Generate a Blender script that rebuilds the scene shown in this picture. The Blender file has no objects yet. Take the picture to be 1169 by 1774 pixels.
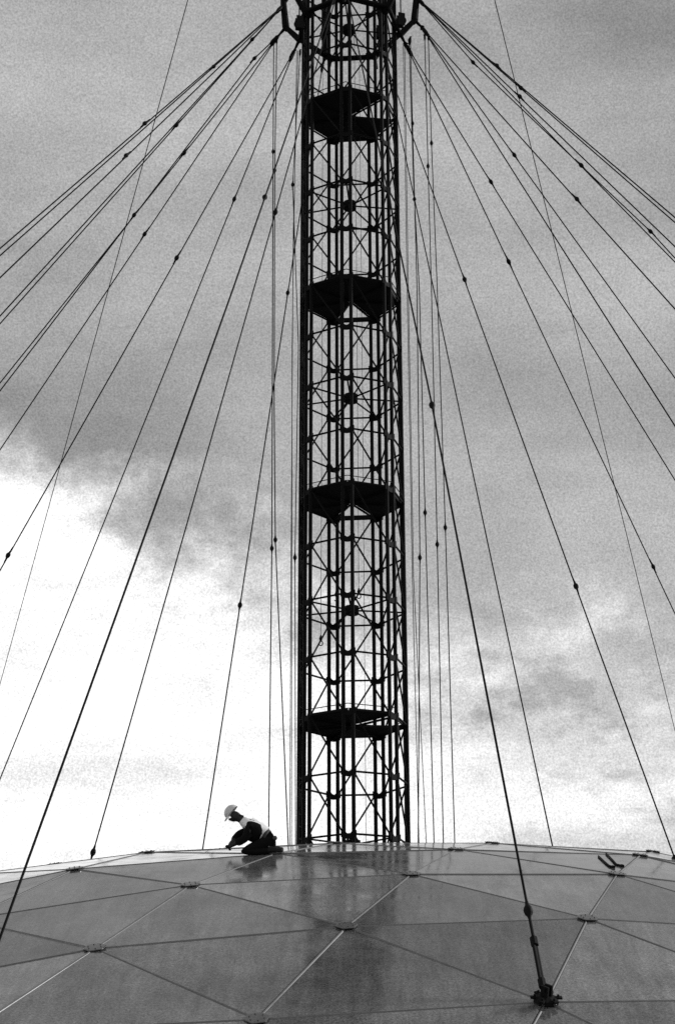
import bpy, bmesh, math, random
import numpy as np
from mathutils import Vector, Matrix, Quaternion

random.seed(7)
scene = bpy.context.scene
col = scene.collection
pi = math.pi

# ------------------------------------------------------------------ camera, sky, sun, exposure
CAM = Vector((0, 0, 12.2))
cam_data = bpy.data.cameras.new('camera')
cam_data.sensor_fit = 'VERTICAL'
cam_data.sensor_height = 36.0
cam_data.lens = 60.795
cam_data.clip_start = 0.1
cam_data.clip_end = 5000
cam = bpy.data.objects.new('camera', cam_data)
col.objects.link(cam)
cam.matrix_world = (Matrix.Translation(CAM) @ Matrix.Rotation(0.00865174, 4, 'Z')
                    @ Matrix.Rotation(pi / 2 + 0.378659, 4, 'X') @ Matrix.Rotation(-0.00204, 4, 'Z'))
scene.camera = cam

SUN_AZ, SUN_EL = math.radians(70), math.radians(27)
world = bpy.data.worlds.new('World')
scene.world = world
world.use_nodes = True
wt = world.node_tree
wt.nodes.clear()


class NB:
    """small helper to write node graphs as expressions"""
    def __init__(self, tree):
        self.t = tree

    def n(self, kind, **kw):
        nd = self.t.nodes.new(kind)
        for k, v in kw.items():
            setattr(nd, k, v)
        return nd

    def put(self, sock, v):
        if hasattr(v, 'is_linked'):
            self.t.links.new(v, sock)
        else:
            sock.default_value = v

    def m(self, op, a, b=0.0, c=0.0):
        nd = self.n('ShaderNodeMath', operation=op)
        for i, v in enumerate((a, b, c)):
            self.put(nd.inputs[i], v)
        return nd.outputs[0]

    def smooth(self, v, a, b, lo=0.0, hi=1.0):
        nd = self.n('ShaderNodeMapRange', interpolation_type='SMOOTHSTEP')
        for i, x in enumerate((v, a, b, lo, hi)):
            self.put(nd.inputs[i], x)
        return nd.outputs[0]

    def noise(self, vec, scale, detail=4.0, rough=0.55, loc=(0, 0, 0), sc=(1, 1, 1)):
        mp = self.n('ShaderNodeMapping')
        self.put(mp.inputs[0], vec)
        mp.inputs['Location'].default_value = loc
        mp.inputs['Scale'].default_value = sc
        nd = self.n('ShaderNodeTexNoise')
        self.put(nd.inputs['Vector'], mp.outputs[0])
        nd.inputs['Scale'].default_value = scale
        nd.inputs['Detail'].default_value = detail
        nd.inputs['Roughness'].default_value = rough
        return nd.outputs[0]

    def mix(self, f, a, b):
        return self.m('ADD', self.m('MULTIPLY', a, self.m('SUBTRACT', 1.0, f)), self.m('MULTIPLY', b, f))


w = NB(wt)
sky = w.n('ShaderNodeTexSky', sky_type='NISHITA')
sky.sun_disc = False
sky.sun_elevation = SUN_EL
sky.sun_rotation = SUN_AZ
bw = w.n('ShaderNodeRGBToBW')
wt.links.new(sky.outputs[0], bw.inputs[0])
tc = w.n('ShaderNodeTexCoord')
sep = w.n('ShaderNodeSeparateXYZ')
wt.links.new(tc.outputs['Generated'], sep.inputs[0])
az = w.m('ARCTAN2', sep.outputs[0], sep.outputs[1])
el = w.m('ARCSINE', sep.outputs[2])
gen = tc.outputs['Generated']
n_big = w.noise(gen, 4.2, 4, 0.55, (5.2, 0.6, 2.9), (1, 1, 1.4))
n_mid = w.noise(gen, 10.0, 10, 0.66, (1.4, 5.2, 3.3), (1, 1, 1.3))
n_band = w.noise(gen, 7.0, 6, 0.6, (3.1, 0.0, 0.4), (0.7, 0.7, 3.2))
n_fine = w.noise(gen, 900.0, 1, 0.8)
# edge of the bright broken cloud that fills the lower sky, higher on the left
edge = w.m('ADD', 0.347, w.m('MULTIPLY', w.m('SINE', w.m('MULTIPLY', az, 6.0)), -0.082))
edge = w.m('ADD', edge, w.m('MULTIPLY', w.m('SUBTRACT', n_mid, 0.5), 0.20))
edge = w.m('ADD', edge, w.m('MULTIPLY', w.m('SUBTRACT', n_big, 0.5), 0.06))
depth = w.m('SUBTRACT', edge, el)
mask = w.smooth(depth, -0.016, 0.055)
bright = w.smooth(w.m('SINE', az), -0.10, 0.10, 1.18, 1.06)
bright = w.m('SUBTRACT', bright, w.m('MULTIPLY', w.smooth(n_band, 0.44, 0.66), 0.34))
bright = w.m('ADD', bright, w.smooth(w.m('SINE', az), -0.18, -0.02, 0.10, 0.0))
n_wisp = w.noise(gen, 16.0, 9, 0.68, (7.7, 1.1, 0.3), (1, 1, 1.8))
wisp = w.m('MULTIPLY', w.smooth(n_wisp, 0.45, 0.68), w.smooth(depth, 0.0, 0.15, 0.46, 0.10))
bright = w.m('MAXIMUM', w.m('SUBTRACT', bright, wisp), 0.42)
grey = w.m('ADD', 0.40, w.m('MULTIPLY', w.m('SUBTRACT', n_big, 0.5), 0.60))
grey = w.m('ADD', grey, w.m('MULTIPLY', w.m('SUBTRACT', n_band, 0.5), 0.34))
cloud = w.mix(mask, grey, bright)
cloud = w.m('MULTIPLY', cloud, w.m('ADD', 1.0, w.m('MULTIPLY', w.m('SUBTRACT', n_fine, 0.5), 1.0)))
total = w.m('ADD', w.m('MULTIPLY', cloud, 9.4), w.m('MULTIPLY', bw.outputs[0], 0.06))
comb = w.n('ShaderNodeCombineColor')
for i in range(3):
    wt.links.new(total, comb.inputs[i])
bg = w.n('ShaderNodeBackground')
bg.inputs[1].default_value = 0.1
wt.links.new(comb.outputs[0], bg.inputs[0])
wo = w.n('ShaderNodeOutputWorld')
wt.links.new(bg.outputs[0], wo.inputs[0])

sun_data = bpy.data.lights.new('sun', 'SUN')
sun_data.energy = 3.2
sun_data.angle = math.radians(4)
sun_data.color = (1, 1, 1)
sun = bpy.data.objects.new('sun', sun_data)
col.objects.link(sun)
sdir = Vector((math.sin(SUN_AZ) * math.cos(SUN_EL), math.cos(SUN_AZ) * math.cos(SUN_EL), math.sin(SUN_EL)))
sun.rotation_euler = sdir.to_track_quat('Z', 'Y').to_euler()
sun.location = (40, 10, 60)

scene.view_settings.view_transform = 'Standard'
scene.view_settings.look = 'None'
scene.view_settings.exposure = 0.0
scene.view_settings.gamma = 1.0
scene.view_settings.use_curve_mapping = False
scene.cycles.use_denoising = False
scene.cycles.max_bounces = 6
scene.cycles.sample_clamp_indirect = 2.0
scene.cycles.sample_clamp_direct = 6.0


# ------------------------------------------------------------------ materials (a black and white photograph: greys only)
def material(name, base, rough=0.6, metal=0.0, spec=0.5, var=0.0, vscale=3.0, bump=0.0, bscale=4.0, per_object=0.0, fine=0.0, streak=0.0):
    mt = bpy.data.materials.new(name)
    mt.use_nodes = True
    t = mt.node_tree
    p = t.nodes['Principled BSDF']
    b = NB(t)
    g = b.n('ShaderNodeTexCoord').outputs['Object']
    geo = b.n('ShaderNodeNewGeometry').outputs['Position']
    v = b.m('ADD', 0.0, base)
    if var:
        v = b.m('MULTIPLY', v, b.m('ADD', 1.0, b.m('MULTIPLY', b.m('SUBTRACT', b.noise(geo, vscale, 8, 0.68), 0.5), 2 * var)))
    if fine:
        v = b.m('MULTIPLY', v, b.m('ADD', 1.0, b.m('MULTIPLY', b.m('SUBTRACT', b.noise(geo, 32, 2, 0.8), 0.5), 2 * fine)))
    if streak:
        # run-off streaks down the slope and pale scuffs
        st = b.noise(geo, 1.0, 6, 0.7, (2, 5, 1), (7.0, 0.55, 0.9))
        v = b.m('MULTIPLY', v, b.m('ADD', 1.0, b.m('MULTIPLY', b.m('SUBTRACT', st, 0.5), 2 * streak)))
        sc_ = b.noise(geo, 2.4, 5, 0.75, (9, 1, 4), (1.6, 1.0, 1.0))
        v = b.m('ADD', v, b.smooth(sc_, 0.70, 0.82, 0.0, 0.22))
    if per_object:
        r = b.n('ShaderNodeObjectInfo').outputs['Random']
        v = b.m('MULTIPLY', v, b.m('ADD', 1.0 - per_object / 2, b.m('MULTIPLY', r, per_object)))
    cc = b.n('ShaderNodeCombineColor')
    for i in range(3):
        t.links.new(v, cc.inputs[i])
    t.links.new(cc.outputs[0], p.inputs['Base Color'])
    p.inputs['Metallic'].default_value = metal
    p.inputs['Roughness'].default_value = rough
    p.inputs['Specular IOR Level'].default_value = spec
    if var:
        b.put(p.inputs['Roughness'], b.m('ADD', rough, b.m('MULTIPLY', b.m('SUBTRACT', b.noise(geo, vscale * 2.3, 6, 0.65, (5, 2, 1)), 0.5), var * 0.5)))
    if bump:
        bn = b.n('ShaderNodeBump')
        bn.inputs['Strength'].default_value = 1.0
        bn.inputs['Distance'].default_value = bump
        t.links.new(b.noise(geo, bscale, 3, 0.5), bn.inputs['Height'])
        t.links.new(bn.outputs[0], p.inputs['Normal'])
    return mt


M = dict(
    panel=material('aluminium_panel', 0.205, 0.12, 0.54, 0.5, 0.75, 1.0, 0.0022, 1.3, 0.55, 1.3, streak=0.7),
    batten=material('aluminium_batten', 0.145, 0.42, 0.4, 0.3, 0.35, 6.0),
    gusset=material('gusset_metal', 0.15, 0.25, 0.6, 0.5, 0.35, 7.0, 0.002, 20),
    backing=material('gasket_and_gap_shade', 0.008, 0.8, 0.0, 0.2),
    steel=material('black_painted_steel', 0.006, 0.7, 0.0, 0.06, 0.4, 5.0),
    deck=material('dark_deck_plate', 0.012, 0.75, 0.0, 0.05, 0.4, 3.0),
    wire=material('dark_wire_rope', 0.004, 0.7, 0.0, 0.08),
    fitting=material('dark_forged_fitting', 0.006, 0.65, 0.0, 0.1, 0.3, 20.0),
    galv=material('worn_galvanised', 0.35, 0.4, 0.4, 0.5, 0.4, 30.0),
    ground=material('ground_gravel', 0.16, 0.95, 0.0, 0.2, 0.5, 0.4),
    skin=material('tanned_skin', 0.016, 0.55, 0.0, 0.3, 0.2, 20.0),
    shirt=material('white_cotton', 0.80, 0.9, 0.0, 0.2, 0.08, 15.0, 0.006, 14),
    trousers=material('dark_denim_and_shade', 0.008, 0.95, 0.0, 0.05, 0.3, 20.0, 0.006, 14),
    boot=material('black_leather', 0.008, 0.6, 0.0, 0.2),
    helmet=material('white_plastic', 0.55, 0.35, 0.0, 0.5, 0.06, 12.0),
    leather=material('worn_leather', 0.05, 0.7, 0.0, 0.3, 0.5, 25.0),
)


# ------------------------------------------------------------------ helpers
def mesh_obj(name, verts, faces, mat, parent=None, smooth=False):
    me = bpy.data.meshes.new(name)
    if parent is not None:
        pl = parent_world(parent)
        verts = [(v[0] - pl[0], v[1] - pl[1], v[2] - pl[2]) for v in verts]
    me.from_pydata([tuple(v) for v in verts], [], faces)
    me.materials.append(M[mat])
    if smooth:
        me.polygons.foreach_set('use_smooth', [True] * len(me.polygons))
    me.update()
    o = bpy.data.objects.new(name, me)
    col.objects.link(o)
    o.parent = parent
    return o


def parent_world(p):
    v = Vector(p.location)
    while p.parent:
        p = p.parent
        v = v + Vector(p.location)
    return v


def inst(name, me, matrix, parent):
    """an object that shares mesh data, placed by a world matrix under an unrotated parent"""
    o = bpy.data.objects.new(name, me)
    col.objects.link(o)
    o.parent = parent
    o.matrix_basis = Matrix.Translation(-parent_world(parent)) @ matrix if parent else matrix
    return o


def thing(name, label, cat, loc, group=None):
    o = bpy.data.objects.new(name, None)
    o.empty_display_size = 0.3
    col.objects.link(o)
    o.location = loc
    o['label'] = label
    o['category'] = cat
    if group:
        o['group'] = group
    return o


def tube_geo(path, radii, n=8, cap=True):
    """swept tube: verts, faces"""
    pts = [Vector(p) for p in path]
    if not hasattr(radii, '__len__'):
        radii = [radii] * len(pts)
    V, F = [], []
    ref = None
    for i, p in enumerate(pts):
        d = (pts[min(i + 1, len(pts) - 1)] - pts[max(i - 1, 0)]).normalized()
        if ref is None:
            ref = d.orthogonal().normalized()
        a = (ref - d * ref.dot(d)).normalized()
        ref = a
        b = d.cross(a)
        for k in range(n):
            th = 2 * pi * k / n
            V.append(p + (a * math.cos(th) + b * math.sin(th)) * radii[i])
    for i in range(len(pts) - 1):
        for k in range(n):
            k2 = (k + 1) % n
            F.append((i * n + k, i * n + k2, (i + 1) * n + k2, (i + 1) * n + k))
    if cap:
        F.append(tuple(reversed(range(n))))
        F.append(tuple(range((len(pts) - 1) * n, len(pts) * n)))
    return V, F


def merge(parts):
    V, F = [], []
    for v, f in parts:
        o = len(V)
        V += list(v)
        F += [tuple(i + o for i in q) for q in f]
    return V, F


def box_geo(c, ax, ay, az_):
    c, ax, ay, az_ = Vector(c), Vector(ax), Vector(ay), Vector(az_)
    V = [c + ax * sx + ay * sy + az_ * sz for sz in (-1, 1) for sy in (-1, 1) for sx in (-1, 1)]
    F = [(0, 2, 3, 1), (4, 5, 7, 6), (0, 1, 5, 4), (2, 6, 7, 3), (0, 4, 6, 2), (1, 3, 7, 5)]
    return V, F


def unit_mesh(name, geo, mat, smooth=False):
    me = bpy.data.meshes.new(name)
    me.from_pydata([tuple(v) for v in geo[0]], [], geo[1])
    me.materials.append(M[mat])
    if smooth:
        me.polygons.foreach_set('use_smooth', [True] * len(me.polygons))
    me.update()
    return me


def span(a, b, r, side=None):
    """matrix that lays a unit z-prism (radius 1, length 1) from a to b"""
    a, b = Vector(a), Vector(b)
    d = b - a
    L = d.length
    z = d / L
    if side is None:
        side = z.orthogonal()
    y = Vector(side)
    y = (y - z * y.dot(z)).normalized()
    x = y.cross(z)
    m = Matrix((x, y, z)).transposed().to_4x4()
    return Matrix.Translation(a) @ m @ Matrix.Diagonal((r, r, L, 1))


# ------------------------------------------------------------------ ground
g = 2500
ground = mesh_obj('ground', [(-g, -g, 0), (g, -g, 0), (g, g, 0), (-g, g, 0)], [(0, 1, 2, 3)], 'ground')
ground['kind'] = 'structure'

# ------------------------------------------------------------------ geodesic dome: a six-way lattice of triangles on a sphere round the mast
S = 42.0
AXIS = Vector((0, S, 0))
DC = Vector((0, S, -0.8084 * S + 12.2))
DR = 0.9835 * S
LAT, PHI = 0.0843 * S, 0.2182
nrm0 = Vector((-0.0019, -0.4177, 0))
nrm0.z = math.sqrt(1 - nrm0.x ** 2 - nrm0.y ** 2)
e1 = Vector((0, 1, 0)).cross(nrm0).normalized()
e2 = nrm0.cross(e1)
# the real frame is a little out of true: local shifts (metres) of surveyed nodes
SHIFT = {(0, 0): (-0.0736, 0.0064, -0.0917), (1, 0): (0.1065, -0.0043, -0.0537), (-1, 1): (0.0499, 0.0005, -0.0159), (0, 1): (-0.0115, 0.0063, 0.0134), (1, 1): (0.0095, -0.0042, 0.01), (-1, 2): (-0.1261, -0.0164, 0.024), (0, 2): (-0.0138, 0.0047, -0.0377), (1, 2): (-0.0535, 0.0028, 0.0535), (-2, 3): (0.1029, 0.0032, 0.0647), (-1, 3): (0.1437, 0.0112, -0.0157), (0, 3): (-0.1535, 0.0035, -0.014), (1, 3): (0.0162, -0.0039, 0.0699), (-2, 4): (-0.2597, -0.0235, -0.0488), (-1, 4): (0.0852, 0.0064, -0.0237), (0, 4): (-0.2884, 0.0179, -0.0352), (1, 4): (-0.3321, 0.0181, 0.2446), (-3, 4): (0.1552, 0.0178, 0.0693), (-2, 5): (-0.0025, 0.0134, -0.03), (-1, 5): (0.1746, -0.0016, -0.0154), (0, 5): (0.1074, -0.0268, 0.049), (-1, 0): (0.0086, -0.0339, 0.408)}


def raw_node(i, j):
    wx = LAT * (i * math.cos(PHI) + (j - 1) * math.cos(PHI + pi / 3))
    wy = LAT * (i * math.sin(PHI) + (j - 1) * math.sin(PHI + pi / 3))
    r = math.hypot(wx, wy)
    if r < 1e-9:
        return DC + nrm0 * DR
    t = (e1 * wx + e2 * wy) / r
    return DC + (nrm0 * math.cos(r / DR) + t * math.sin(r / DR)) * DR


SH = [(raw_node(*k), Vector(v)) for k, v in SHIFT.items()]


def node(i, j):
    p = raw_node(i, j)
    d = Vector((0, 0, 0))
    for c, v in SH:
        d += v * math.exp(-(p - c).length_squared / (2 * (0.05 * S) ** 2))
    return p + d


NODES = {}
for i in range(-30, 31):
    for j in range(-25, 36):
        x, y = i + (j - 1) * 0.5, (j - 1) * 0.8660254
        if math.hypot(x, y) * LAT / DR > 1.75:
            continue
        p = node(i, j)
        n = (p - DC).normalized()
        if n.z < math.cos(math.radians(57.5)) or math.hypot(p.x, p.y - S) < 2.0:
            continue
        NODES[(i, j)] = p
NORM = {k: (p - DC).normalized() for k, p in NODES.items()}
from bpy_extras.object_utils import world_to_camera_view
bpy.context.view_layer.update()


def shown(p):
    """could this point be seen from around the photograph's standpoint?"""
    d = p - CAM
    return abs(d.x / d.y) < 0.32 and (p - DC).normalized().dot(d.normalized()) < 0.06 and d.z / d.y > -0.06


dome = thing('geodesic_dome', 'low aluminium dome of triangular panels joined at round node plates, filling the foreground', 'dome', (0, S, 0))
tris = []
for (i, j) in NODES:
    for tri in (((i, j), (i + 1, j), (i, j + 1)), ((i + 1, j), (i + 1, j + 1), (i, j + 1))):
        if all(k in NODES for k in tri):
            tris.append(tri)


def tri_slab(tri, inset=0.024, lift=0.012, thick=0.01, sub=1):
    """one panel: a thin sheet, slightly dished and tilted when subdivided"""
    P = [NODES[k] for k in tri]
    n = (P[1] - P[0]).cross(P[2] - P[0]).normalized()
    c = (P[0] + P[1] + P[2]) / 3
    inr = (c - P[0]).length * 0.5
    Q = [c + (p - c) * (1 - inset / inr) for p in P]
    if sub == 1:
        top = [q + n * lift for q in Q]
        bot = [q + n * (lift - thick) for q in Q]
        return top + bot, [(0, 1, 2), (5, 4, 3), (0, 3, 4, 1), (1, 4, 5, 2), (2, 5, 3, 0)]
    dish = random.uniform(-0.010, 0.014)
    tl = [random.uniform(-0.004, 0.005) for _ in range(3)]
    V, F, ix = [], [], {}
    for i in range(sub + 1):
        for j in range(sub + 1 - i):
            u, v = i / sub, j / sub
            w_ = 1 - u - v
            ix[(i, j)] = len(V)
            V.append(Q[0] * w_ + Q[1] * u + Q[2] * v + n * (lift + dish * 27 * u * v * w_ + tl[0] * w_ + tl[1] * u + tl[2] * v))
    for i in range(sub):
        for j in range(sub - i):
            F.append((ix[(i, j)], ix[(i + 1, j)], ix[(i, j + 1)]))
            if i + j < sub - 1:
                F.append((ix[(i + 1, j)], ix[(i + 1, j + 1)], ix[(i, j + 1)]))
    o = len(V)
    V += [q + n * (lift + t - 0.0003) for q, t in zip(Q, tl)] + [q + n * (lift - thick) for q in Q]
    F += [(o, o + 3, o + 4, o + 1), (o + 1, o + 4, o + 5, o + 2), (o + 2, o + 5, o + 3, o)]
    return V, F


rest = []
for tri in tris:
    c = sum((NODES[k] for k in tri), Vector()) / 3
    if any(shown(NODES[k]) for k in tri) or shown(c):
        geo = tri_slab(tri, sub=5)
        mesh_obj('panel', geo[0], geo[1], 'panel', dome, True)
    else:
        rest.append(tri_slab(tri))
vv, ff = merge(rest)
o = mesh_obj('panel_field', vv, ff, 'panel', dome)
o['kind'] = 'stuff'
# black gasket sheet under the joints
idx = {k: n for n, k in enumerate(NODES)}
mesh_obj('gasket_sheet', [NODES[k] - NORM[k] * 0.02 for k in NODES], [tuple(idx[k] for k in t) for t in tris], 'backing', dome)

# battens: ridge strips along every joint
prof = [(-1, 0), (-0.78, 0.5), (-0.22, 1.0), (0.22, 1.0), (0.78, 0.5), (1, 0)]   # x across, y up
bv = [(x, y, z) for z in (0, 1) for x, y in prof]
bf = [(k, k + 1, k + 7, k + 6) for k in range(5)] + [(0, 6, 11, 5), (5, 4, 3, 2, 1, 0), (6, 7, 8, 9, 10, 11)]
batten_me = unit_mesh('batten', (bv, bf), 'batten')
rest = []
edges = set()
for t in tris:
    for a, b in ((0, 1), (1, 2), (2, 0)):
        edges.add(tuple(sorted((t[a], t[b]))))
for a, b in sorted(edges):
    A, B = NODES[a], NODES[b]
    n = (NORM[a] + NORM[b]).normalized()
    d = (B - A).normalized()
    p0, p1 = A + d * 0.12 + n * 0.006, B - d * 0.12 + n * 0.006
    m = span(p0, p1, 1.0, n) @ Matrix.Diagonal((0.020, 0.018, 1, 1))
    if shown(A) or shown(B) or shown((A + B) / 2):
        inst('batten', batten_me, m, dome)
    else:
        rest.append(([m @ Vector(v) for v in bv], bf))
vv, ff = merge(rest)
o = mesh_obj('batten_grid', vv, ff, 'batten', dome)
o['kind'] = 'stuff'


# node plates: shallow six-lobed discs with a ring of bolts
def gusset_geo():
    n = 24
    V, F = [], []
    rings = [(0.20, 0.036), (0.212, 0.040), (0.212, 0.048), (0.195, 0.055), (0.05, 0.058)]
    for r, z in rings:
        for k in range(n):
            th = 2 * pi * k / n
            rr = r * (1 + 0.07 * math.cos(6 * th)) if r > 0.1 else r
            V.append((rr * math.cos(th), rr * math.sin(th), z))
    for q in range(len(rings) - 1):
        for k in range(n):
            k2 = (k + 1) % n
            F.append((q * n + k, q * n + k2, (q + 1) * n + k2, (q + 1) * n + k))
    F.append(tuple(range((len(rings) - 1) * n, len(rings) * n)))
    return V, F


gus_me = unit_mesh('node_plate', gusset_geo(), 'gusset')
bolt_me = unit_mesh('bolt', ([(0.014 * math.cos(q * pi / 3), 0.014 * math.sin(q * pi / 3), z) for z in (0.05, 0.072) for q in range(6)],
                             [(q, (q + 1) % 6, 6 + (q + 1) % 6, 6 + q) for q in range(6)] + [(6, 7, 8, 9, 10, 11)]), 'gusset')
web_me = unit_mesh('gap_shade_ring', tube_geo([(0, 0, 0.0), (0, 0, 0.037)], 0.192, 20), 'backing')  # shade in the gap under the plate, put in as a black ring
rest = []
for k, P in NODES.items():
    n = NORM[k]
    x = (NODES.get((k[0] + 1, k[1]), P + e1) - P)
    y = n.cross(x).normalized()
    x = y.cross(n).normalized()
    m = Matrix.Translation(P) @ Matrix((x, y, n)).transposed().to_4x4() @ Matrix.Rotation(random.uniform(-0.04, 0.04), 4, 'Z') @ Matrix.Diagonal((0.72, 0.72, 0.72, 1))
    if shown(P):
        go = inst('node_plate', gus_me, m, dome)
        for nm, me_, lo in [('gap_shade_ring', web_me, (0, 0, 0))] + [('bolt', bolt_me, (0.135 * math.cos(q * pi / 3 + 0.52), 0.135 * math.sin(q * pi / 3 + 0.52), 0)) for q in range(6)]:
            bo = bpy.data.objects.new(nm, me_)
            col.objects.link(bo)
            bo.parent = go
            bo.location = lo
    else:
        gv, gf = gusset_geo()
        rest.append(([m @ Vector(v) for v in gv], gf))
vv, ff = merge(rest)
o = mesh_obj('node_plate_field', vv, ff, 'gusset', dome)
o['kind'] = 'stuff'


# ------------------------------------------------------------------ lattice mast: seven twin-tube legs, ring struts, crossed braces
MR, MH = 0.0320489 * S, 0.035636 * S
MZ0 = 0.1908046 * S + 12.2
MA = -0.0750458
mast = thing('lattice_mast', 'tall black lattice mast of seven twin-tube legs with four dark platforms', 'mast', (0, S, 0))
AZ = [MA + k * 2 * pi / 7 for k in range(7)]          # 0 front, 1 front right, 2 right, 3 back right, 4 back left, 5 left, 6 front left
TOP, LOW = 34, -8


def radial(k):
    return Vector((math.sin(AZ[k]), -math.cos(AZ[k]), 0))


def tang(k):
    return Vector((math.cos(AZ[k]), math.sin(AZ[k]), 0))


def mp(k, rad, lev, t=0.0):
    return AXIS + radial(k) * rad * MR + tang(k) * t + Vector((0, 0, MZ0 + lev * MH))


HALF = 0.118      # half spacing of a leg's two tubes
cyl = unit_mesh('tube', tube_geo([(0, 0, 0), (0, 0, 1)], 1.0, 8), 'steel', False)
cyl16 = unit_mesh('leg_tube', tube_geo([(0, 0, 0), (0, 0, 1)], 1.0, 12), 'steel', True)
for k in range(7):
    for s in (-1, 1):
        a, b = mp(k, 1, 0, s * HALF), mp(k, 1, TOP, s * HALF)
        a.z = 0.0
        inst('leg_tube', cyl16, span(a, b, 0.049), mast)


def plate_geo():
    # saddle plate between the twin tubes: scooped top edge, lugs at both ends
    V, F = [], []
    n = 8
    for y in (-0.035, 0.035):
        for q in range(n + 1):
            x = -0.185 + 0.37 * q / n
            top = 0.085 - 0.085 * math.cos(min(1, abs(x) / 0.10) * pi / 2)
            V.append((x, y, top))
        for q in range(n + 1):
            x = -0.185 + 0.37 * q / n
            V.append((x, y, -0.115 + 0.05 * (abs(x) / 0.185) ** 2))
    w_ = n + 1
    o2 = 2 * w_
    for q in range(n):
        F += [(q, w_ + q, w_ + q + 1, q + 1), (o2 + q, o2 + q + 1, o2 + w_ + q + 1, o2 + w_ + q),
              (q, q + 1, o2 + q + 1, o2 + q), (w_ + q, o2 + w_ + q, o2 + w_ + q + 1, w_ + q + 1)]
    F += [(0, o2, o2 + w_, w_), (n, w_ + n, o2 + w_ + n, o2 + n)]
    return V, F


plate_me = unit_mesh('joint_plate', plate_geo(), 'steel')


def ends(k, lev):
    """the gap between leg k and the next one, at a ring level"""
    k2 = (k + 1) % 7
    return mp(k, 1, lev, HALF), mp(k2, 1, lev, -HALF)


far = []
for lev in range(LOW, TOP + 1):
    near_view = 0 <= lev <= 17
    for k in range(7):
        a, b = ends(k, lev)
        m = span(a, b, 0.026)
        pm = Matrix.Translation(mp(k, 1, lev)) @ Matrix((tang(k), radial(k), Vector((0, 0, 1)))).transposed().to_4x4()
        if near_view:
            inst('ring_strut', cyl, m, mast)
            inst('joint_plate', plate_me, pm, mast)
        else:
            far.append(tube_geo([a, b], 0.022, 5))
            gv, gf = plate_geo()
            far.append(([pm @ Vector(v) for v in gv], gf))
        if lev < TOP:
            c, d = ends(k, lev + 1)
            off = radial(k) * 0.02
            for p, q, s in ((c, b, 0),):
                p2, q2 = p + off * s, q + off * s
                if 0 <= lev <= 16:
                    inst('cross_brace', cyl, span(p2, q2, 0.0235), mast)
                else:
                    far.append(tube_geo([p2, q2], 0.0235, 5))
vv, ff = merge(far)
o = mesh_obj('lattice_bracing', vv, ff, 'steel', mast)
o['kind'] = 'stuff'

# hubs with spokes, every fourth ring
hub_geo = tube_geo([(0, 0, -0.12), (0, 0, -0.10), (0, 0, 0.10), (0, 0, 0.12)], [0.13, 0.185, 0.185, 0.13], 12)
hub_me = unit_mesh('hub', hub_geo, 'steel', False)
for lev in (0, 4, 8, 12, 16):
    c = AXIS + Vector((0, 0, MZ0 + lev * MH))
    hb = inst('hub', hub_me, Matrix.Translation(c), mast)
    for k in range(7):
        inst('spoke', cyl, span(radial(k) * 0.13, mp(k, 1, lev) - c, 0.0235), hb).matrix_basis = span(radial(k) * 0.13, mp(k, 1, lev) - c, 0.0235)

# platforms: wedge-shaped deck plates with one wedge left open for climbing
for lev, open_k in ((2, 1), (6, 3), (10, 3), (14, 1)):
    z = MZ0 + lev * MH
    fr = []
    for k in range(7):
        a, b = mp(k, 0.975, lev), mp((k + 1) % 7, 0.975, lev)
        t = (b - a).normalized()
        nrm = Vector((t.y, -t.x, 0))
        fr.append(box_geo((a + b) / 2 + Vector((0, 0, 0.03)), t * ((b - a).length / 2 - 0.01), nrm * 0.012, Vector((0, 0, 0.05))))
        fr.append(tube_geo([AXIS + Vector((0, 0, z - 0.055)) + (a - AXIS - Vector((0, 0, z))) * 0.05, a - Vector((0, 0, 0.055))], 0.03, 6))
    vv, ff = merge(fr)
    pf = mesh_obj('platform', vv, ff, 'deck', mast)
    c = AXIS + Vector((0, 0, z))
    for k in range(7):
        if k == open_k:
            continue
        a, b = mp(k, 0.965, lev), mp((k + 1) % 7, 0.965, lev)
        cen = (a + b + c) / 3
        Q = [cen + (p - cen) * 0.992 for p in (c, a, b)]
        dz = Vector((0, 0, 0.012))
        V = [q + dz for q in Q] + [q - dz for q in Q]
        mesh_obj('deck_plate', V, [(0, 1, 2), (5, 4, 3), (0, 3, 4, 1), (1, 4, 5, 2), (2, 5, 3, 0)], 'deck', pf)
    # a hand line strung above the toe boards
    hl = []
    for k in range(7):
        if k == open_k:
            continue
        hl.append(tube_geo([mp(k, 1.05, lev + 0.11), mp((k + 1) % 7, 1.05, lev + 0.11)], 0.012, 5))
    vv, ff = merge(hl)
    mesh_obj('hand_line', vv, ff, 'steel', pf)

# headframe: ring beam and outriggers that carry the hoisting cables
for k in range(7):
    a, b = mp(k, 1.14, 16.0), mp((k + 1) % 7, 1.14, 16.0)
    inst('ring_beam', cyl16, span(a, b, 0.062), mast)
    p0, p1, p2, p3 = mp(k, 1.0, 15.95), mp(k, 1.46, 16.37), mp(k, 1.52, 16.95), mp(k, 1.55, 19.0)
    geo = merge([tube_geo([p0, mp(k, 1.14, 16.0), p1], [0.09, 0.10, 0.075], 10),
                 tube_geo([mp(k, 1.44, 16.28), p1, p2, p3], [0.05, 0.11, 0.095, 0.085], 10),
                 tube_geo([p2, mp(k, 1.02, 17.6)], 0.06, 8),
                 tube_geo([p3, mp(k, 1.0, 19.4)], 0.07, 8),
                 tube_geo([p1, mp(k, 1.625, 16.21)], [0.06, 0.03], 8),
                 tube_geo([mp(k, 1.14, 16.0), mp(k, 1.25, 15.78)], [0.06, 0.03], 8)])
    mesh_obj('outrigger', geo[0], geo[1], 'steel', mast, False)

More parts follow.
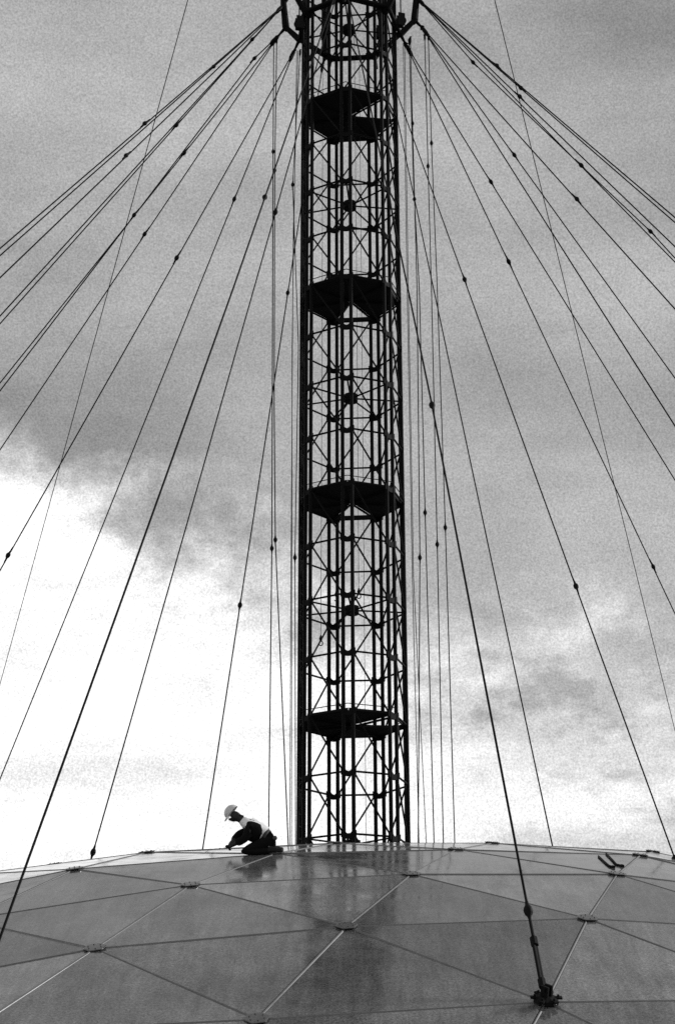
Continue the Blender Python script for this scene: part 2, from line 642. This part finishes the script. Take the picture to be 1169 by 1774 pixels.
# climbing ladder clamped inside the left-hand leg
rail_a, rail_b = [mp(5, 0.93, 0, t) for t in (0.10, 0.50)]
zlo, zhi = MZ0 - 0.8 * MH, MZ0 + 17.5 * MH
rails = merge([box_geo(Vector((p.x, p.y, (zlo + zhi) / 2)), tang(5) * 0.012, radial(5) * 0.03, Vector((0, 0, (zhi - zlo) / 2))) for p in (rail_a, rail_b)])
lad = mesh_obj('ladder', rails[0], rails[1], 'steel', mast)
n_r = int((zhi - zlo) / 0.30)
for q in range(n_r):
    z = zlo + 0.15 + q * 0.30
    inst('rung', cyl, span(Vector((rail_a.x, rail_a.y, z)), Vector((rail_b.x, rail_b.y, z)), 0.014), lad)


# ------------------------------------------------------------------ cables: wire, spelter sockets, shackle, anchor clevis
CABLES = {'L1': ([(-1.955, 42.604, 45.538), (-23.037, 23.025, 7.343)], [(0, 0.1679)], 0.016),
    'L2': ([(-1.955, 42.604, 45.538), (-26.925, 28.555, 7.068)], [(0, 0.0777)], 0.016),
    'L3': ([(-1.955, 42.604, 45.538), (-17.681, 20.398, 8.6)], [(0, 0.2356)], 0.016),
    'L4': ([(-1.955, 42.604, 45.538), (-21.795, 34.215, 11.895)], [(0, 0.0451)], 0.016),
    'L5': ([(-1.955, 42.604, 45.538), (-25.701, 39.749, 10.515)], [(0, 0.1278)], 0.016),
    'L6': ([(-2.09, 42.645, 44.476), (-26.273, 45.443, 10.067)], [(0, 0.1128)], 0.016),
    'L7': ([(-2.09, 42.645, 44.476), (-2.794, 42.589, 43.618), (-21.871, 42.795, 13.327)], [(1, 0.1754), (0, 1.0)], 0.016),
    'L8': ([(-2.09, 42.645, 44.476), (-22.467, 48.575, 12.409)], [(0, 0.1905)], 0.016),
    'L9': ([(-1.608, 42.496, 43.832), (-11.898, 37.719, 17.762)], [(0, 0.3008), (0, 0.6541)], 0.016),
    'L10': ([(-1.608, 42.496, 43.832), (-11.532, 47.035, 17.585)], [(0, 0.1754)], 0.016),
    'L11': ([(-0.164, 39.819, 44.476), (-2.336, 30.432, 29.123), (-4.576, 21.153, 14.014)], [(0, 0.7769)], 0.0165),
    'L12': ([(-0.164, 39.819, 44.476), (-2.449, 38.809, 33.778), (-5.682, 37.393, 18.901)], [(0, 0.7769), (1, 0.9799)], 0.015),
    'L13': ([(-0.799, 44.036, 44.476), (-3.367, 38.482, 19.266)], [(0, 0.3584), (0, 0.7469)], 0.015),
    'R1': ([(2.023, 42.304, 45.538), (23.126, 24.219, 7.927)], [(0, 0.1003)], 0.016),
    'R2': ([(2.023, 42.304, 45.538), (26.78, 28.816, 7.259)], [(0, 0.1128)], 0.016),
    'R3': ([(2.023, 42.304, 45.538), (21.723, 29.21, 10.675)], [(0, 0.1378)], 0.016),
    'R4': ([(2.023, 42.304, 45.538), (3.617, 42.122, 43.075), (6.488, 41.656, 39.238), (8.244, 41.367, 36.904), (28.149, 38.825, 7.298)], [(2, 1.0), (0, 1.0)], 0.016),
    'R5': ([(2.023, 42.304, 45.538), (26.237, 37.003, 9.927)], [(0, 0.183)], 0.016),
    'R6': ([(2.163, 42.325, 44.476), (16.608, 29.73, 13.899)], [(0, 0.2607)], 0.016),
    'R7': ([(2.163, 42.325, 44.476), (19.814, 43.113, 14.376)], [(0, 0.1454)], 0.016),
    'R8': ([(2.163, 42.325, 44.476), (11.204, 30.625, 16.378)], [], 0.016),
    'R9': ([(1.664, 42.25, 43.832), (21.765, 52.853, 11.941)], [(0, 0.1228)], 0.016),
    'R10': ([(1.664, 42.25, 43.832), (16.622, 54.127, 14.045)], [(0, 0.2005), (0, 0.4812)], 0.016),
    'R11': ([(1.094, 43.894, 44.476), (6.214, 33.59, 18.29)], [(0, 0.3734), (0, 0.7519)], 0.015),
    'R12': ([(1.094, 43.894, 44.476), (4.475, 38.469, 19.159)], [], 0.015),
    'R13': ([(-0.164, 39.819, 44.476), (1.499, 29.015, 25.861), (2.401, 22.438, 14.487)], [(0, 1.0), (1, 0.8897)], 0.0165),
    'VL1': ([(-2.238, 42.691, 44.386), (-2.159, 41.804, 39.137), (-1.955, 39.767, 27.07), (-1.88, 38.463, 19.359)], [(0, 0.8471), (1, 1.0)], 0.0132),
    'VL2': ([(-2.148, 42.663, 44.386), (-2.111, 41.819, 39.146), (-1.982, 40.565, 31.358), (-1.879, 39.923, 27.356), (-1.438, 38.652, 19.393)], [(0, 0.9799), (2, 1.0)], 0.0132),
    'VL3': ([(-1.543, 42.476, 43.787), (-1.541, 40.817, 33.157), (-1.375, 38.675, 19.397)], [], 0.0085),
    'VL4': ([(-1.505, 42.465, 43.787), (-1.559, 41.406, 37.019), (-1.48, 39.738, 26.306), (-1.413, 38.662, 19.395)], [], 0.0085),
    'VL5': ([(-1.44, 42.445, 43.787), (-1.596, 41.651, 38.656), (-1.373, 40.814, 33.154), (-1.389, 39.847, 26.855), (-1.285, 38.706, 19.403)], [(0, 1.0), (2, 1.0)], 0.011),
    'VR1': ([(1.81, 42.272, 44.086), (1.798, 41.54, 38.616), (1.794, 41.056, 34.996), (1.676, 39.974, 26.885), (1.457, 38.982, 19.418)], [(0, 0.604), (2, 1.0)], 0.0121),
    'VR2': ([(1.77, 42.266, 44.012), (1.781, 41.519, 38.602), (1.854, 41.014, 34.972), (1.833, 40.068, 28.114), (1.815, 38.865, 19.395)], [(1, 0.1579), (2, 1.0)], 0.0121),
    'VR3': ([(2.236, 42.336, 44.236), (2.203, 41.668, 39.243), (2.185, 41.103, 35.019), (2.115, 40.067, 27.267), (2.029, 39.015, 19.396)], [(0, 1.0), (2, 1.0)], 0.0121),
    'VR4': ([(2.343, 42.353, 44.236), (2.327, 41.837, 40.119), (2.346, 41.203, 35.074), (2.339, 40.291, 27.797), (2.301, 39.24, 19.398)], [(0, 1.0), (2, 1.0)], 0.0121),
    'VR5': ([(1.597, 42.24, 43.862), (1.53, 41.057, 34.998), (1.48, 39.902, 26.349), (1.483, 38.975, 19.417)], [], 0.0085),
    'VR6': ([(1.637, 42.246, 43.862), (1.561, 41.044, 34.991), (1.507, 39.871, 26.338), (1.649, 38.923, 19.406)], [], 0.0085),
    'G1': ([(0.068, 42.0, 70.058), (-39.089, 137.152, 0.0)], [], 0.017),
    'G2': ([(0.071, 42.0, 70.785), (33.851, 136.288, 0.0)], [], 0.017)}

socket_geo = tube_geo([(0, 0, z) for z in (-0.22, -0.12, -0.075, -0.045, 0, 0.045, 0.075, 0.15, 0.26)],
                      [0.014, 0.02, 0.03, 0.05, 0.06, 0.05, 0.03, 0.018, 0.012], 10)
socket_me = unit_mesh('splice_socket', socket_geo, 'fitting', True)
shackle_geo = merge([tube_geo([(0.05 * math.cos(a_), 0, -0.02 + 0.08 * math.sin(a_)) for a_ in [pi * q / 8 for q in range(9)]] , 0.02, 7),
                     tube_geo([(-0.075, 0, -0.02), (0.075, 0, -0.02)], 0.022, 7),
                     tube_geo([(0, 0, -0.02), (0, 0, -0.08), (0, 0, -0.30), (0, 0, -0.42)], [0.035, 0.055, 0.05, 0.02], 8)])
shackle_me = unit_mesh('shackle', shackle_geo, 'fitting', False)

LABELS = {
    'L1': 'uppermost of the cables leaving the picture across its left edge',
    'L2': 'cable crossing the left edge second from the top, knot close to mast head',
    'L3': 'cable crossing the left edge third from the top, knot halfway along',
    'L4': 'cable crossing the left edge fourth from the top, knot nearest the mast head',
    'L5': 'cable crossing the left edge fifth from the top, just below its twin',
    'L6': 'cable crossing the left edge sixth from the top, upper of a close pair',
    'L7': 'two-knot cable crossing the left edge seventh from the top, lower of a close pair',
    'L8': 'cable crossing the left edge eighth from the top, alone below a close pair',
    'L9': 'cable with a knot low beside the left edge, ninth from the top there',
    'L10': 'lowest thin cable crossing the left edge above the white horizon',
    'L11': 'thickest cable on the left, running down to the bottom left corner',
    'L12': 'cable meeting the dome skyline left of the worker with a knot at its foot',
    'L13': 'steep cable reaching the skyline just left of the worker\'s helmet',
    'R1': 'uppermost of the cables leaving the picture across its right edge',
    'R2': 'cable crossing the right edge second from the top, hugging the uppermost one',
    'R3': 'cable crossing the right edge third from the top, between two close pairs',
    'R4': 'cable with two dark knots, fourth from the top at the right edge',
    'R5': 'cable crossing the right edge fifth from the top, touching the two-knot cable',
    'R6': 'cable crossing the right edge sixth from the top, one knot halfway',
    'R7': 'cable crossing the right edge seventh from the top',
    'R8': 'thicker cable crossing the right edge eighth from the top, without knots',
    'R9': 'cable crossing the right edge ninth from the top, mid picture',
    'R10': 'cable with a knot low beside the right edge, tenth from the top there',
    'R11': 'cable meeting the dome skyline in the far right corner',
    'R12': 'steep thin cable meeting the skyline right of the thick cable',
    'R13': 'thick cable ending in a long turnbuckle on the nearest panel node',
    'VL1': 'near-vertical cable left of the mast that drops behind the kneeling worker\'s back',
    'VL2': 'near-vertical cable left of the mast that slants right towards its foot',
    'VL3': 'hair-thin line left of the mast, right one of a fine pair',
    'VL4': 'hair-thin line left of the mast, left one of a fine pair',
    'VL5': 'line hanging tight against the left face of the mast with a hook',
    'VR1': 'near-vertical cable right of the mast, innermost of four with lowest knot',
    'VR2': 'near-vertical cable right of the mast, second of four with highest knot',
    'VR3': 'near-vertical cable right of the mast, third of four',
    'VR4': 'near-vertical cable right of the mast, outermost of four',
    'VR5': 'hair-thin line right of the mast, left one of a fine pair',
    'VR6': 'hair-thin line right of the mast, right one of a fine pair',
    'G1': 'thin guy wire crossing behind all other cables on the left side',
    'G2': 'thin guy wire crossing behind all other cables on the right side',
}
for key, (pts, spl, rad) in CABLES.items():
    P = [Vector(p) for p in pts]
    kind = 'guy_wire' if key[0] == 'G' else ('hoist_line' if key[0] == 'V' else 'stay_cable')
    root = thing(kind, LABELS[key], 'cable', P[-1], 'mast cables')
    # fine polyline with a very slight sag in each span
    path = []
    for a, b in zip(P[:-1], P[1:]):
        n = 10
        sag = 0.0012 * (b - a).length if key[0] != 'V' else 0.0
        for q in range(n):
            t = q / n
            path.append(a.lerp(b, t) - Vector((0, 0, 4 * sag * t * (1 - t))))
    path.append(P[-1])
    geo = tube_geo(path, rad * 1.1, 8)
    mesh_obj('wire', geo[0], geo[1], 'wire', root, True)
    for seg_i, t in spl:
        a, b = P[seg_i], P[seg_i + 1]
        c = a.lerp(b, t)
        s_ = 0.85 if key[0] == 'V' else random.uniform(0.95, 1.12)
        d = (a - b).normalized()
        m = span(c, c + d, s_) @ Matrix.Diagonal((1, 1, s_, 1))
        inst('splice_socket', socket_me, m, root)
    if key[0] != 'G':
        d = (P[0] - P[1]).normalized()
        if key[0] != 'V' or rad > 0.01:
            s_ = 1.0 if key[0] != 'V' else 0.6
            inst('shackle', shackle_me, span(P[0], P[0] + d, s_) @ Matrix.Diagonal((1, 1, s_, 1)), root)
    if key in ('R13', 'L11'):
        # long double-rod turnbuckle and heaped clevis on the node plate
        d = (P[-2] - P[-1]).normalized()
        x = d.orthogonal().normalized()
        nn = (P[-1] - DC).normalized()
        base = P[-1]
        yv = d.cross(x)
        rods = merge([tube_geo([base + d * 0.28 + x * s * 0.026, base + d * 0.95 + x * s * 0.026], 0.024, 8) for s in (-1, 1)] +
                     [tube_geo([base + d * u - d * 0.06, base + d * u + d * 0.06], 0.052, 8) for u in (0.30, 0.95)] +
                     [tube_geo([base + d * 0.95, base + d * 1.3], 0.022, 8)])
        mesh_obj('turnbuckle', rods[0], rods[1], 'fitting', root)
        ux = nn.orthogonal().normalized()
        uy = nn.cross(ux)
        cl = [box_geo(base + nn * 0.13 + ux * s * 0.042, ux * 0.014, uy * 0.055, nn * 0.10) for s in (-1, 1)]
        cl += [tube_geo([base + nn * 0.19 - ux * 0.075, base + nn * 0.19 + ux * 0.075], 0.026, 8)]
        cl += [tube_geo([base + nn * 0.02, base + nn * 0.07, base + nn * 0.10], [0.165, 0.155, 0.08], 10)]
        mesh_obj('clevis', *merge(cl), 'fitting', root)
        st = []
        for q in range(6):
            th = q * pi / 3 + 0.3
            dv = ux * math.cos(th) + uy * math.sin(th)
            st.append(box_geo(base + dv * 0.13 + nn * 0.075, dv * 0.07, nn.cross(dv) * 0.03, nn * 0.012))
            st.append(tube_geo([base + dv * 0.15 + nn * 0.07, base + dv * 0.15 + nn * 0.115], 0.015, 6))
        mesh_obj('anchor_straps', *merge(st), 'fitting', root)
        pv = x * 0.07 + nn * 0.02
        mesh_obj('bright_pin', *tube_geo([base + d * 0.22 - x * 0.02, base + d * 0.22 + x * 0.085 + nn * 0.05], 0.02, 7), 'galv', root)
    elif key[0] != 'G':
        nn = (P[-1] - DC).normalized()
        mesh_obj('anchor_lug', *tube_geo([P[-1] - nn * 0.03, P[-1] + nn * 0.05, P[-1] + nn * 0.10], [0.10, 0.07, 0.03], 8), 'fitting', root)

# hoisting lines that hang down inside the mast, each with a hook
INNER = [(4, 0.72, 15.6, 4.55, 0.05, 'line hanging inside the mast on its left with a hook above the lowest deck'),
         (1, 0.16, 15.8, 4.35, 0.0, 'line hanging near the middle of the mast with a small hook'),
         (5, 0.60, 15.5, 3.6, 0.0, 'finest line hanging inside the mast near its left legs'),
         (3, 0.45, 15.5, -1.5, 0.0, 'line running down inside the mast to below the skyline')]
hook_geo = merge([tube_geo([(0, 0, 0.18), (0, 0, 0.08), (0, 0, 0.02)], [0.012, 0.045, 0.03], 8),
                  tube_geo([(0.05 * math.sin(a_), 0, -0.05 + 0.06 * math.cos(a_)) for a_ in [pi * q / 6 for q in range(9)]], 0.014, 6)])
hook_me = unit_mesh('hook', hook_geo, 'fitting', True)
for k, rr, l0, l1, t, lab in INNER:
    a, b = mp(k, rr, l0, t), mp(k, rr + 0.02, l1, t)
    root = thing('hoist_line', lab, 'cable', b, 'mast cables')
    mesh_obj('wire', *tube_geo([a, a.lerp(b, 0.5) + Vector((0.01, 0, 0)), b], 0.0065, 6), 'wire', root, True)
    inst('hook', hook_me, Matrix.Translation(b - Vector((0, 0, 0.15))), root)

# pulley blocks slung below the headframe
for n_, (k, rr, lev, lab) in enumerate([
        (4, 1.5, 16.86, 'dark pulley block seen through the mast head, left of the hub'),
        (3, 1.36, 16.72, 'dark pulley block seen through the mast head, right of the hub'),
        (6, 1.28, 15.66, 'dark pulley block hanging at the left edge of the mast head'),
        (1, 1.5, 15.5, 'dark pulley block hanging clear of the right edge of the mast head')]):
    c = mp(k, rr, lev)
    root = thing('pulley_block', lab, 'pulley', c, 'pulley blocks')
    rd, tg = radial(k), tang(k)
    q = Quaternion((0, 0, 1), AZ[k] + 0.5)
    ax = Vector((0.3, -1, 0)).normalized()
    mesh_obj('sheave', *tube_geo([c - ax * 0.06, c - ax * 0.03, c, c + ax * 0.03, c + ax * 0.06], [0.15, 0.15, 0.12, 0.15, 0.15], 14), 'fitting', root)
    pl = []
    side = Vector((0, 0, 1)).cross(ax)
    for s in (-1, 1):
        pl.append(box_geo(c + ax * s * 0.075 + Vector((0, 0, 0.02)), side * 0.10, ax * 0.008, Vector((0, 0, 0.21))))
    mesh_obj('cheek_plates', *merge(pl), 'fitting', root)
    mesh_obj('link', *tube_geo([c + Vector((0, 0, 0.2)), c + Vector((0, 0, 0.9)), mp(k, 1.30, max(16.3, lev + 0.6))], 0.02, 7), 'fitting', root)


# ------------------------------------------------------------------ two bent rods left lying on a panel
def shell(x, y):
    """height of the dome facets above (x, y)"""
    for t in tris:
        a, b, c = (NODES[k] for k in t)
        d = (b.y - c.y) * (a.x - c.x) + (c.x - b.x) * (a.y - c.y)
        if abs(d) < 1e-9:
            continue
        u = ((b.y - c.y) * (x - c.x) + (c.x - b.x) * (y - c.y)) / d
        v = ((c.y - a.y) * (x - c.x) + (a.x - c.x) * (y - c.y)) / d
        if u >= -1e-6 and v >= -1e-6 and u + v <= 1 + 1e-6:
            return u * a.z + v * b.z + (1 - u - v) * c.z + 0.013
    return (DR ** 2 - x ** 2 - (y - S) ** 2) ** 0.5 + DC.z


for pts, lab in (([(4.40, 31.2), (4.375, 30.4), (4.36, 29.72), (4.40, 29.60)], 'shorter left one of two bent dark rods lying on a panel near the skyline'),
                 ([(4.62, 31.75), (4.57, 30.7), (4.528, 29.99), (4.59, 29.85)], 'longer right one of two bent dark rods lying on a panel near the skyline')):
    P = [Vector((x, y, shell(x, y) + 0.02)) for x, y in pts]
    root = thing('steel_rod', lab, 'rod', P[1], 'rods on the dome')
    mesh_obj('shaft', *tube_geo(P, [0.017, 0.018, 0.018, 0.02], 8), 'fitting', root, True)
    mesh_obj('collar', *tube_geo([P[3], P[3] + (P[3] - P[2]).normalized() * 0.06], 0.028, 8), 'fitting', root)

# ------------------------------------------------------------------ the kneeling worker
WX, WY = -1.78, 30.42
W0 = Vector((WX, WY, shell(WX, WY)))
person = thing('person', 'worker in white hard hat and white shirt kneeling on the dome, bent over a tool', 'person', W0)


def ground_at(x, y):
    return shell(W0.x + x, W0.y + y) - W0.z


def skin_obj(name, joints, links, mat, parent, sub=2, root=0, smooth=True):
    """joints: {key: ((x, y, z), rx, ry)}"""
    keys = list(joints)
    me = bpy.data.meshes.new(name)
    me.from_pydata([joints[k][0] for k in keys], [(keys.index(a), keys.index(b)) for a, b in links], [])
    o = bpy.data.objects.new(name, me)
    col.objects.link(o)
    o.modifiers.new('skin', 'SKIN').use_smooth_shade = True
    if not me.skin_vertices:
        me.skin_vertices.new() if hasattr(me.skin_vertices, 'new') else None
    sv = me.skin_vertices[0].data
    for n, k in enumerate(keys):
        sv[n].radius = (joints[k][1], joints[k][2] if len(joints[k]) > 2 else joints[k][1])
        sv[n].use_root = n == root
    sd = o.modifiers.new('sub', 'SUBSURF')
    sd.levels = sub
    sd.render_levels = sub
    bpy.context.view_layer.update()
    dg = bpy.context.evaluated_depsgraph_get()
    m2 = bpy.data.meshes.new_from_object(o.evaluated_get(dg))
    bpy.data.objects.remove(o)
    bpy.data.meshes.remove(me)
    m2.name = name
    m2.materials.clear()
    m2.materials.append(M[mat])
    m2.polygons.foreach_set('use_smooth', [smooth] * len(m2.polygons))
    o = bpy.data.objects.new(name, m2)
    col.objects.link(o)
    o.parent = parent
    return o


def gz(x, y, h):
    return (x, y, ground_at(x, y) + h)


# near side is -y (towards the viewer), he faces -x
J = {
    'pelvis': ((0.35, 0.0, 0.27), 0.13, 0.15),
    'waist': ((0.22, 0.0, 0.345), 0.115, 0.14),
    'chest': ((0.075, 0.0, 0.44), 0.125, 0.16),
    'upper': ((-0.065, 0.0, 0.525), 0.10, 0.13),
    'neck': ((-0.170, 0.0, 0.605), 0.072),
    'skull': ((-0.290, 0.0, 0.695), 0.076, 0.07),
    'crown': ((-0.370, 0.0, 0.755), 0.085, 0.078),
    'jaw': ((-0.345, 0.0, 0.622), 0.05, 0.044),
    'nose': ((-0.423, 0.0, 0.633), 0.016),
    'ear_n': ((-0.280, -0.085, 0.695), 0.018, 0.01),
    'ear_f': ((-0.280, 0.085, 0.695), 0.018, 0.01),
    # near arm
    'sh_n': ((-0.02, -0.175, 0.455), 0.062),
    'el_n': ((-0.10, -0.225, 0.24), 0.050),
    'wr_n': ((-0.285, -0.13, 0.175), 0.046),
    'pa_n': ((-0.35, -0.11, 0.135), 0.066, 0.052),
    # far arm: elbow pushed forward
    'sh_f': ((-0.05, 0.175, 0.47), 0.062),
    'el_f': ((-0.24, 0.19, 0.40), 0.056),
    'wr_f': ((-0.33, 0.03, 0.24), 0.046),
    'pa_f': ((-0.38, -0.015, 0.185), 0.066, 0.052),
    # legs
    'hip_n': ((0.34, -0.10, 0.23), 0.105),
    'kn_n': (gz(-0.17, -0.17, 0.075), 0.072),
    'an_n': (gz(0.36, -0.12, 0.065), 0.048),
    'to_n': (gz(0.52, -0.12, 0.04), 0.04),
    'hip_f': ((0.34, 0.10, 0.23), 0.105),
    'kn_f': (gz(-0.16, 0.17, 0.085), 0.072),
    'an_f': (gz(0.37, 0.13, 0.065), 0.048),
    'to_f': (gz(0.53, 0.13, 0.04), 0.04),
}
LK = [('pelvis', 'waist'), ('waist', 'chest'), ('chest', 'upper'), ('upper', 'neck'), ('neck', 'skull'), ('skull', 'crown'), ('skull', 'jaw'),
      ('jaw', 'nose'), ('skull', 'ear_n'), ('skull', 'ear_f'),
      ('upper', 'sh_n'), ('sh_n', 'el_n'), ('el_n', 'wr_n'), ('wr_n', 'pa_n'), ('upper', 'sh_f'), ('sh_f', 'el_f'), ('el_f', 'wr_f'), ('wr_f', 'pa_f'),
      ('pelvis', 'hip_n'), ('hip_n', 'kn_n'), ('kn_n', 'an_n'), ('an_n', 'to_n'), ('pelvis', 'hip_f'), ('hip_f', 'kn_f'), ('kn_f', 'an_f'), ('an_f', 'to_f')]
# five fingers on each hand, curled round a spanner
for s, pa, yd in (('n', 'pa_n', -1), ('f', 'pa_f', 1)):
    c = Vector(J[pa][0])
    fwd = (c - Vector(J['wr_' + s][0])).normalized()
    side = fwd.cross(Vector((0, 0, 1))).normalized()
    dn = fwd.cross(side).normalized()
    if dn.z > 0:
        dn = -dn
    for q, (o_, ln) in enumerate(((-0.030, 0.88), (-0.010, 1.0), (0.011, 0.94), (0.030, 0.75))):
        b0 = c + side * o_ + fwd * 0.020
        b1 = b0 + fwd * 0.042 * ln + dn * 0.010
        b2 = b1 + fwd * 0.004 + dn * 0.036 * ln
        b3 = b2 - fwd * 0.024 * ln + dn * 0.004
        prev = pa
        for r_, (bb, rr) in enumerate(((b0, 0.011), (b1, 0.0105), (b2, 0.0095), (b3, 0.0085))):
            nm = 'f%s%d%d' % (s, q, r_)
            J[nm] = (tuple(bb), rr)
            LK.append((prev, nm))
            prev = nm
    t0 = c + side * 0.04 * yd - fwd * 0.012
    t1 = t0 + side * 0.012 * yd + fwd * 0.026 + dn * 0.018
    t2 = t1 + fwd * 0.018 + dn * 0.018 - side * 0.014 * yd
    prev = pa
    for r_, (bb, rr) in enumerate(((t0, 0.013), (t1, 0.012), (t2, 0.0105))):
        nm = 't%s%d' % (s, r_)
        J[nm] = (tuple(bb), rr)
        LK.append((prev, nm))
        prev = nm
skin_obj('body', J, LK, 'skin', person)


def grow(keys, links, f, extra=None):
    d = {k: (J[k][0],) + tuple(r * f + 0.012 for r in J[k][1:]) for k in keys}
    if extra:
        d.update(extra)
    return d, links


d, l = grow(['waist', 'chest', 'upper', 'sh_n', 'sh_f'],
            [('waist', 'chest'), ('chest', 'upper'), ('upper', 'collar'), ('collar', 'collar2'), ('upper', 'sh_n'), ('upper', 'sh_f'), ('sh_n', 'sl_n'), ('sh_f', 'sl_f')], 1.04,
            {'collar': ((-0.155, 0, 0.592), 0.092, 0.095), 'collar2': ((-0.20, 0, 0.635), 0.078, 0.08),
             'sl_n': ((-0.03, -0.15, 0.43), 0.05), 'sl_f': ((-0.11, 0.18, 0.44), 0.068)})
skin_obj('shirt', d, l, 'shirt', person, 2, 1)
d, l = grow(['pelvis', 'hip_n', 'kn_n', 'an_n', 'hip_f', 'kn_f', 'an_f'],
            [('pelvis', 'band'), ('pelvis', 'hip_n'), ('hip_n', 'kn_n'), ('kn_n', 'an_n'), ('pelvis', 'hip_f'), ('hip_f', 'kn_f'), ('kn_f', 'an_f')], 1.04,
            {'band': ((0.20, 0.0, 0.345), 0.145, 0.17)})
skin_obj('trousers', d, l, 'trousers', person, 2, 0)
# shade on the shirt's near side and arms, added as a dark sleeved layer
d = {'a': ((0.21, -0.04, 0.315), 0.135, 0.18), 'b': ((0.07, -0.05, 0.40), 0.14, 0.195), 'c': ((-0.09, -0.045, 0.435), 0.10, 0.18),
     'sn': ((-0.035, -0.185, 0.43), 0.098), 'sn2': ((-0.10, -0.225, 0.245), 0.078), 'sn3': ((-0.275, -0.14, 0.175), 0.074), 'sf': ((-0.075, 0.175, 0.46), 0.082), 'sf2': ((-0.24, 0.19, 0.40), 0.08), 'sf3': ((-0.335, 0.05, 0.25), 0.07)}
skin_obj('shirt_shade', d, [('a', 'b'), ('b', 'c'), ('b', 'sn'), ('sn', 'sn2'), ('sn2', 'sn3'), ('b', 'sf'), ('sf', 'sf2'), ('sf2', 'sf3')], 'trousers', person, 2, 1)
for s, yy in (('n', -0.12), ('f', 0.13)):
    skin_obj('boot', {'h': (gz(0.36, yy, 0.075), 0.066), 'm': (gz(0.45, yy, 0.062), 0.058, 0.055), 't': (gz(0.56, yy, 0.05), 0.046, 0.05), 'c': (gz(0.30, yy, 0.085), 0.062)},
             [('c', 'h'), ('h', 'm'), ('m', 't')], 'boot', person, 2, 0)

# hard hat: ribbed shell with a peak, tipped forward with the head
hc = Vector((-0.370, 0, 0.758))
up = Vector((-0.76, 0, 0.65)).normalized()
fw = Vector((-0.65, 0, -0.76)).normalized()
sd_ = Vector((0, 1, 0))
V, F = [], []
nr, ns = 8, 24
for r_ in range(nr + 1):
    th = pi / 2 * r_ / nr
    for k in range(ns):
        ph = 2 * pi * k / ns
        rr = math.cos(th)
        ridge = 1 + (0.035 if k in (0, ns // 2) else 0.0)
        V.append(hc + fw * 0.136 * rr * math.cos(ph) * ridge + sd_ * 0.112 * rr * math.sin(ph) + up * (0.120 * math.sin(th) * ridge))
brim = []
for r_ in range(nr):
    for k in range(ns):
        k2 = (k + 1) % ns
        F.append((r_ * ns + k, r_ * ns + k2, (r_ + 1) * ns + k2, (r_ + 1) * ns + k))
hat = mesh_obj('hard_hat', [v + W0 for v in V], F, 'helmet', person, True)
V, F = [], []
for k in range(ns):
    ph = 2 * pi * k / ns
    front = max(0, math.cos(ph)) ** 2
    for r0, dz in ((1.0, 0.004), (1.0, -0.006), (1.08 + 0.40 * front, -0.012 - 0.012 * front), (1.08 + 0.40 * front, -0.002 - 0.012 * front)):
        V.append(hc + fw * 0.136 * r0 * math.cos(ph) + sd_ * 0.112 * min(r0, 1.12) * math.sin(ph) + up * dz)
for k in range(ns):
    k2 = (k + 1) % ns
    for a in range(4):
        b = (a + 1) % 4
        F.append((k * 4 + a, k2 * 4 + a, k2 * 4 + b, k * 4 + b))
br = mesh_obj('peak', [v + W0 for v in V], F, 'helmet', person, False)
br.parent = hat
# hair at the nape and over the ears
skin_obj('hair', {'a': ((-0.225, 0, 0.715), 0.072, 0.082), 'b': ((-0.245, 0, 0.67), 0.06, 0.078), 'n': ((-0.27, -0.075, 0.69), 0.04, 0.03), 'f': ((-0.27, 0.075, 0.69), 0.04, 0.03)},
         [('a', 'b'), ('b', 'n'), ('b', 'f')], 'boot', person, 2, 0)
# tool pouch on the hip with a roll of tape
skin_obj('tool_pouch', {'a': ((0.38, -0.17, 0.30), 0.075, 0.05), 'b': ((0.44, -0.16, 0.22), 0.075, 0.055)}, [('a', 'b')], 'leather', person, 2, 0)
belt = tube_geo([Vector((0.27 + 0.02 * math.cos(t_), 0.185 * math.cos(t_), 0.31 + 0.0 * t_)) + Vector((-0.55, 0, 0.83)).normalized() * 0.0 + Vector((0.05, 0, 0.10)) * math.sin(t_) for t_ in [2 * pi * q / 20 for q in range(21)]], 0.022, 6)
mesh_obj('tool_belt', [v + W0 for v in belt[0]], belt[1], 'leather', person, True)

# the spanner in his hands stays a thing of its own
sp0 = W0 + Vector((-0.41, -0.13, 0.115))
spn = thing('spanner', 'dark spanner held low in the kneeling worker\'s hands', 'tool', sp0)
mesh_obj('handle', *tube_geo([sp0 + Vector((-0.01, -0.09, -0.01)), sp0 + Vector((0.01, 0.22, 0.045))], 0.012, 8), 'fitting', spn, True)
mesh_obj('jaw', *tube_geo([sp0 + Vector((-0.012, -0.12, -0.014)), sp0 + Vector((-0.01, -0.09, -0.01)), sp0 + Vector((-0.008, -0.07, -0.006))], [0.028, 0.032, 0.014], 8), 'fitting', spn, False)
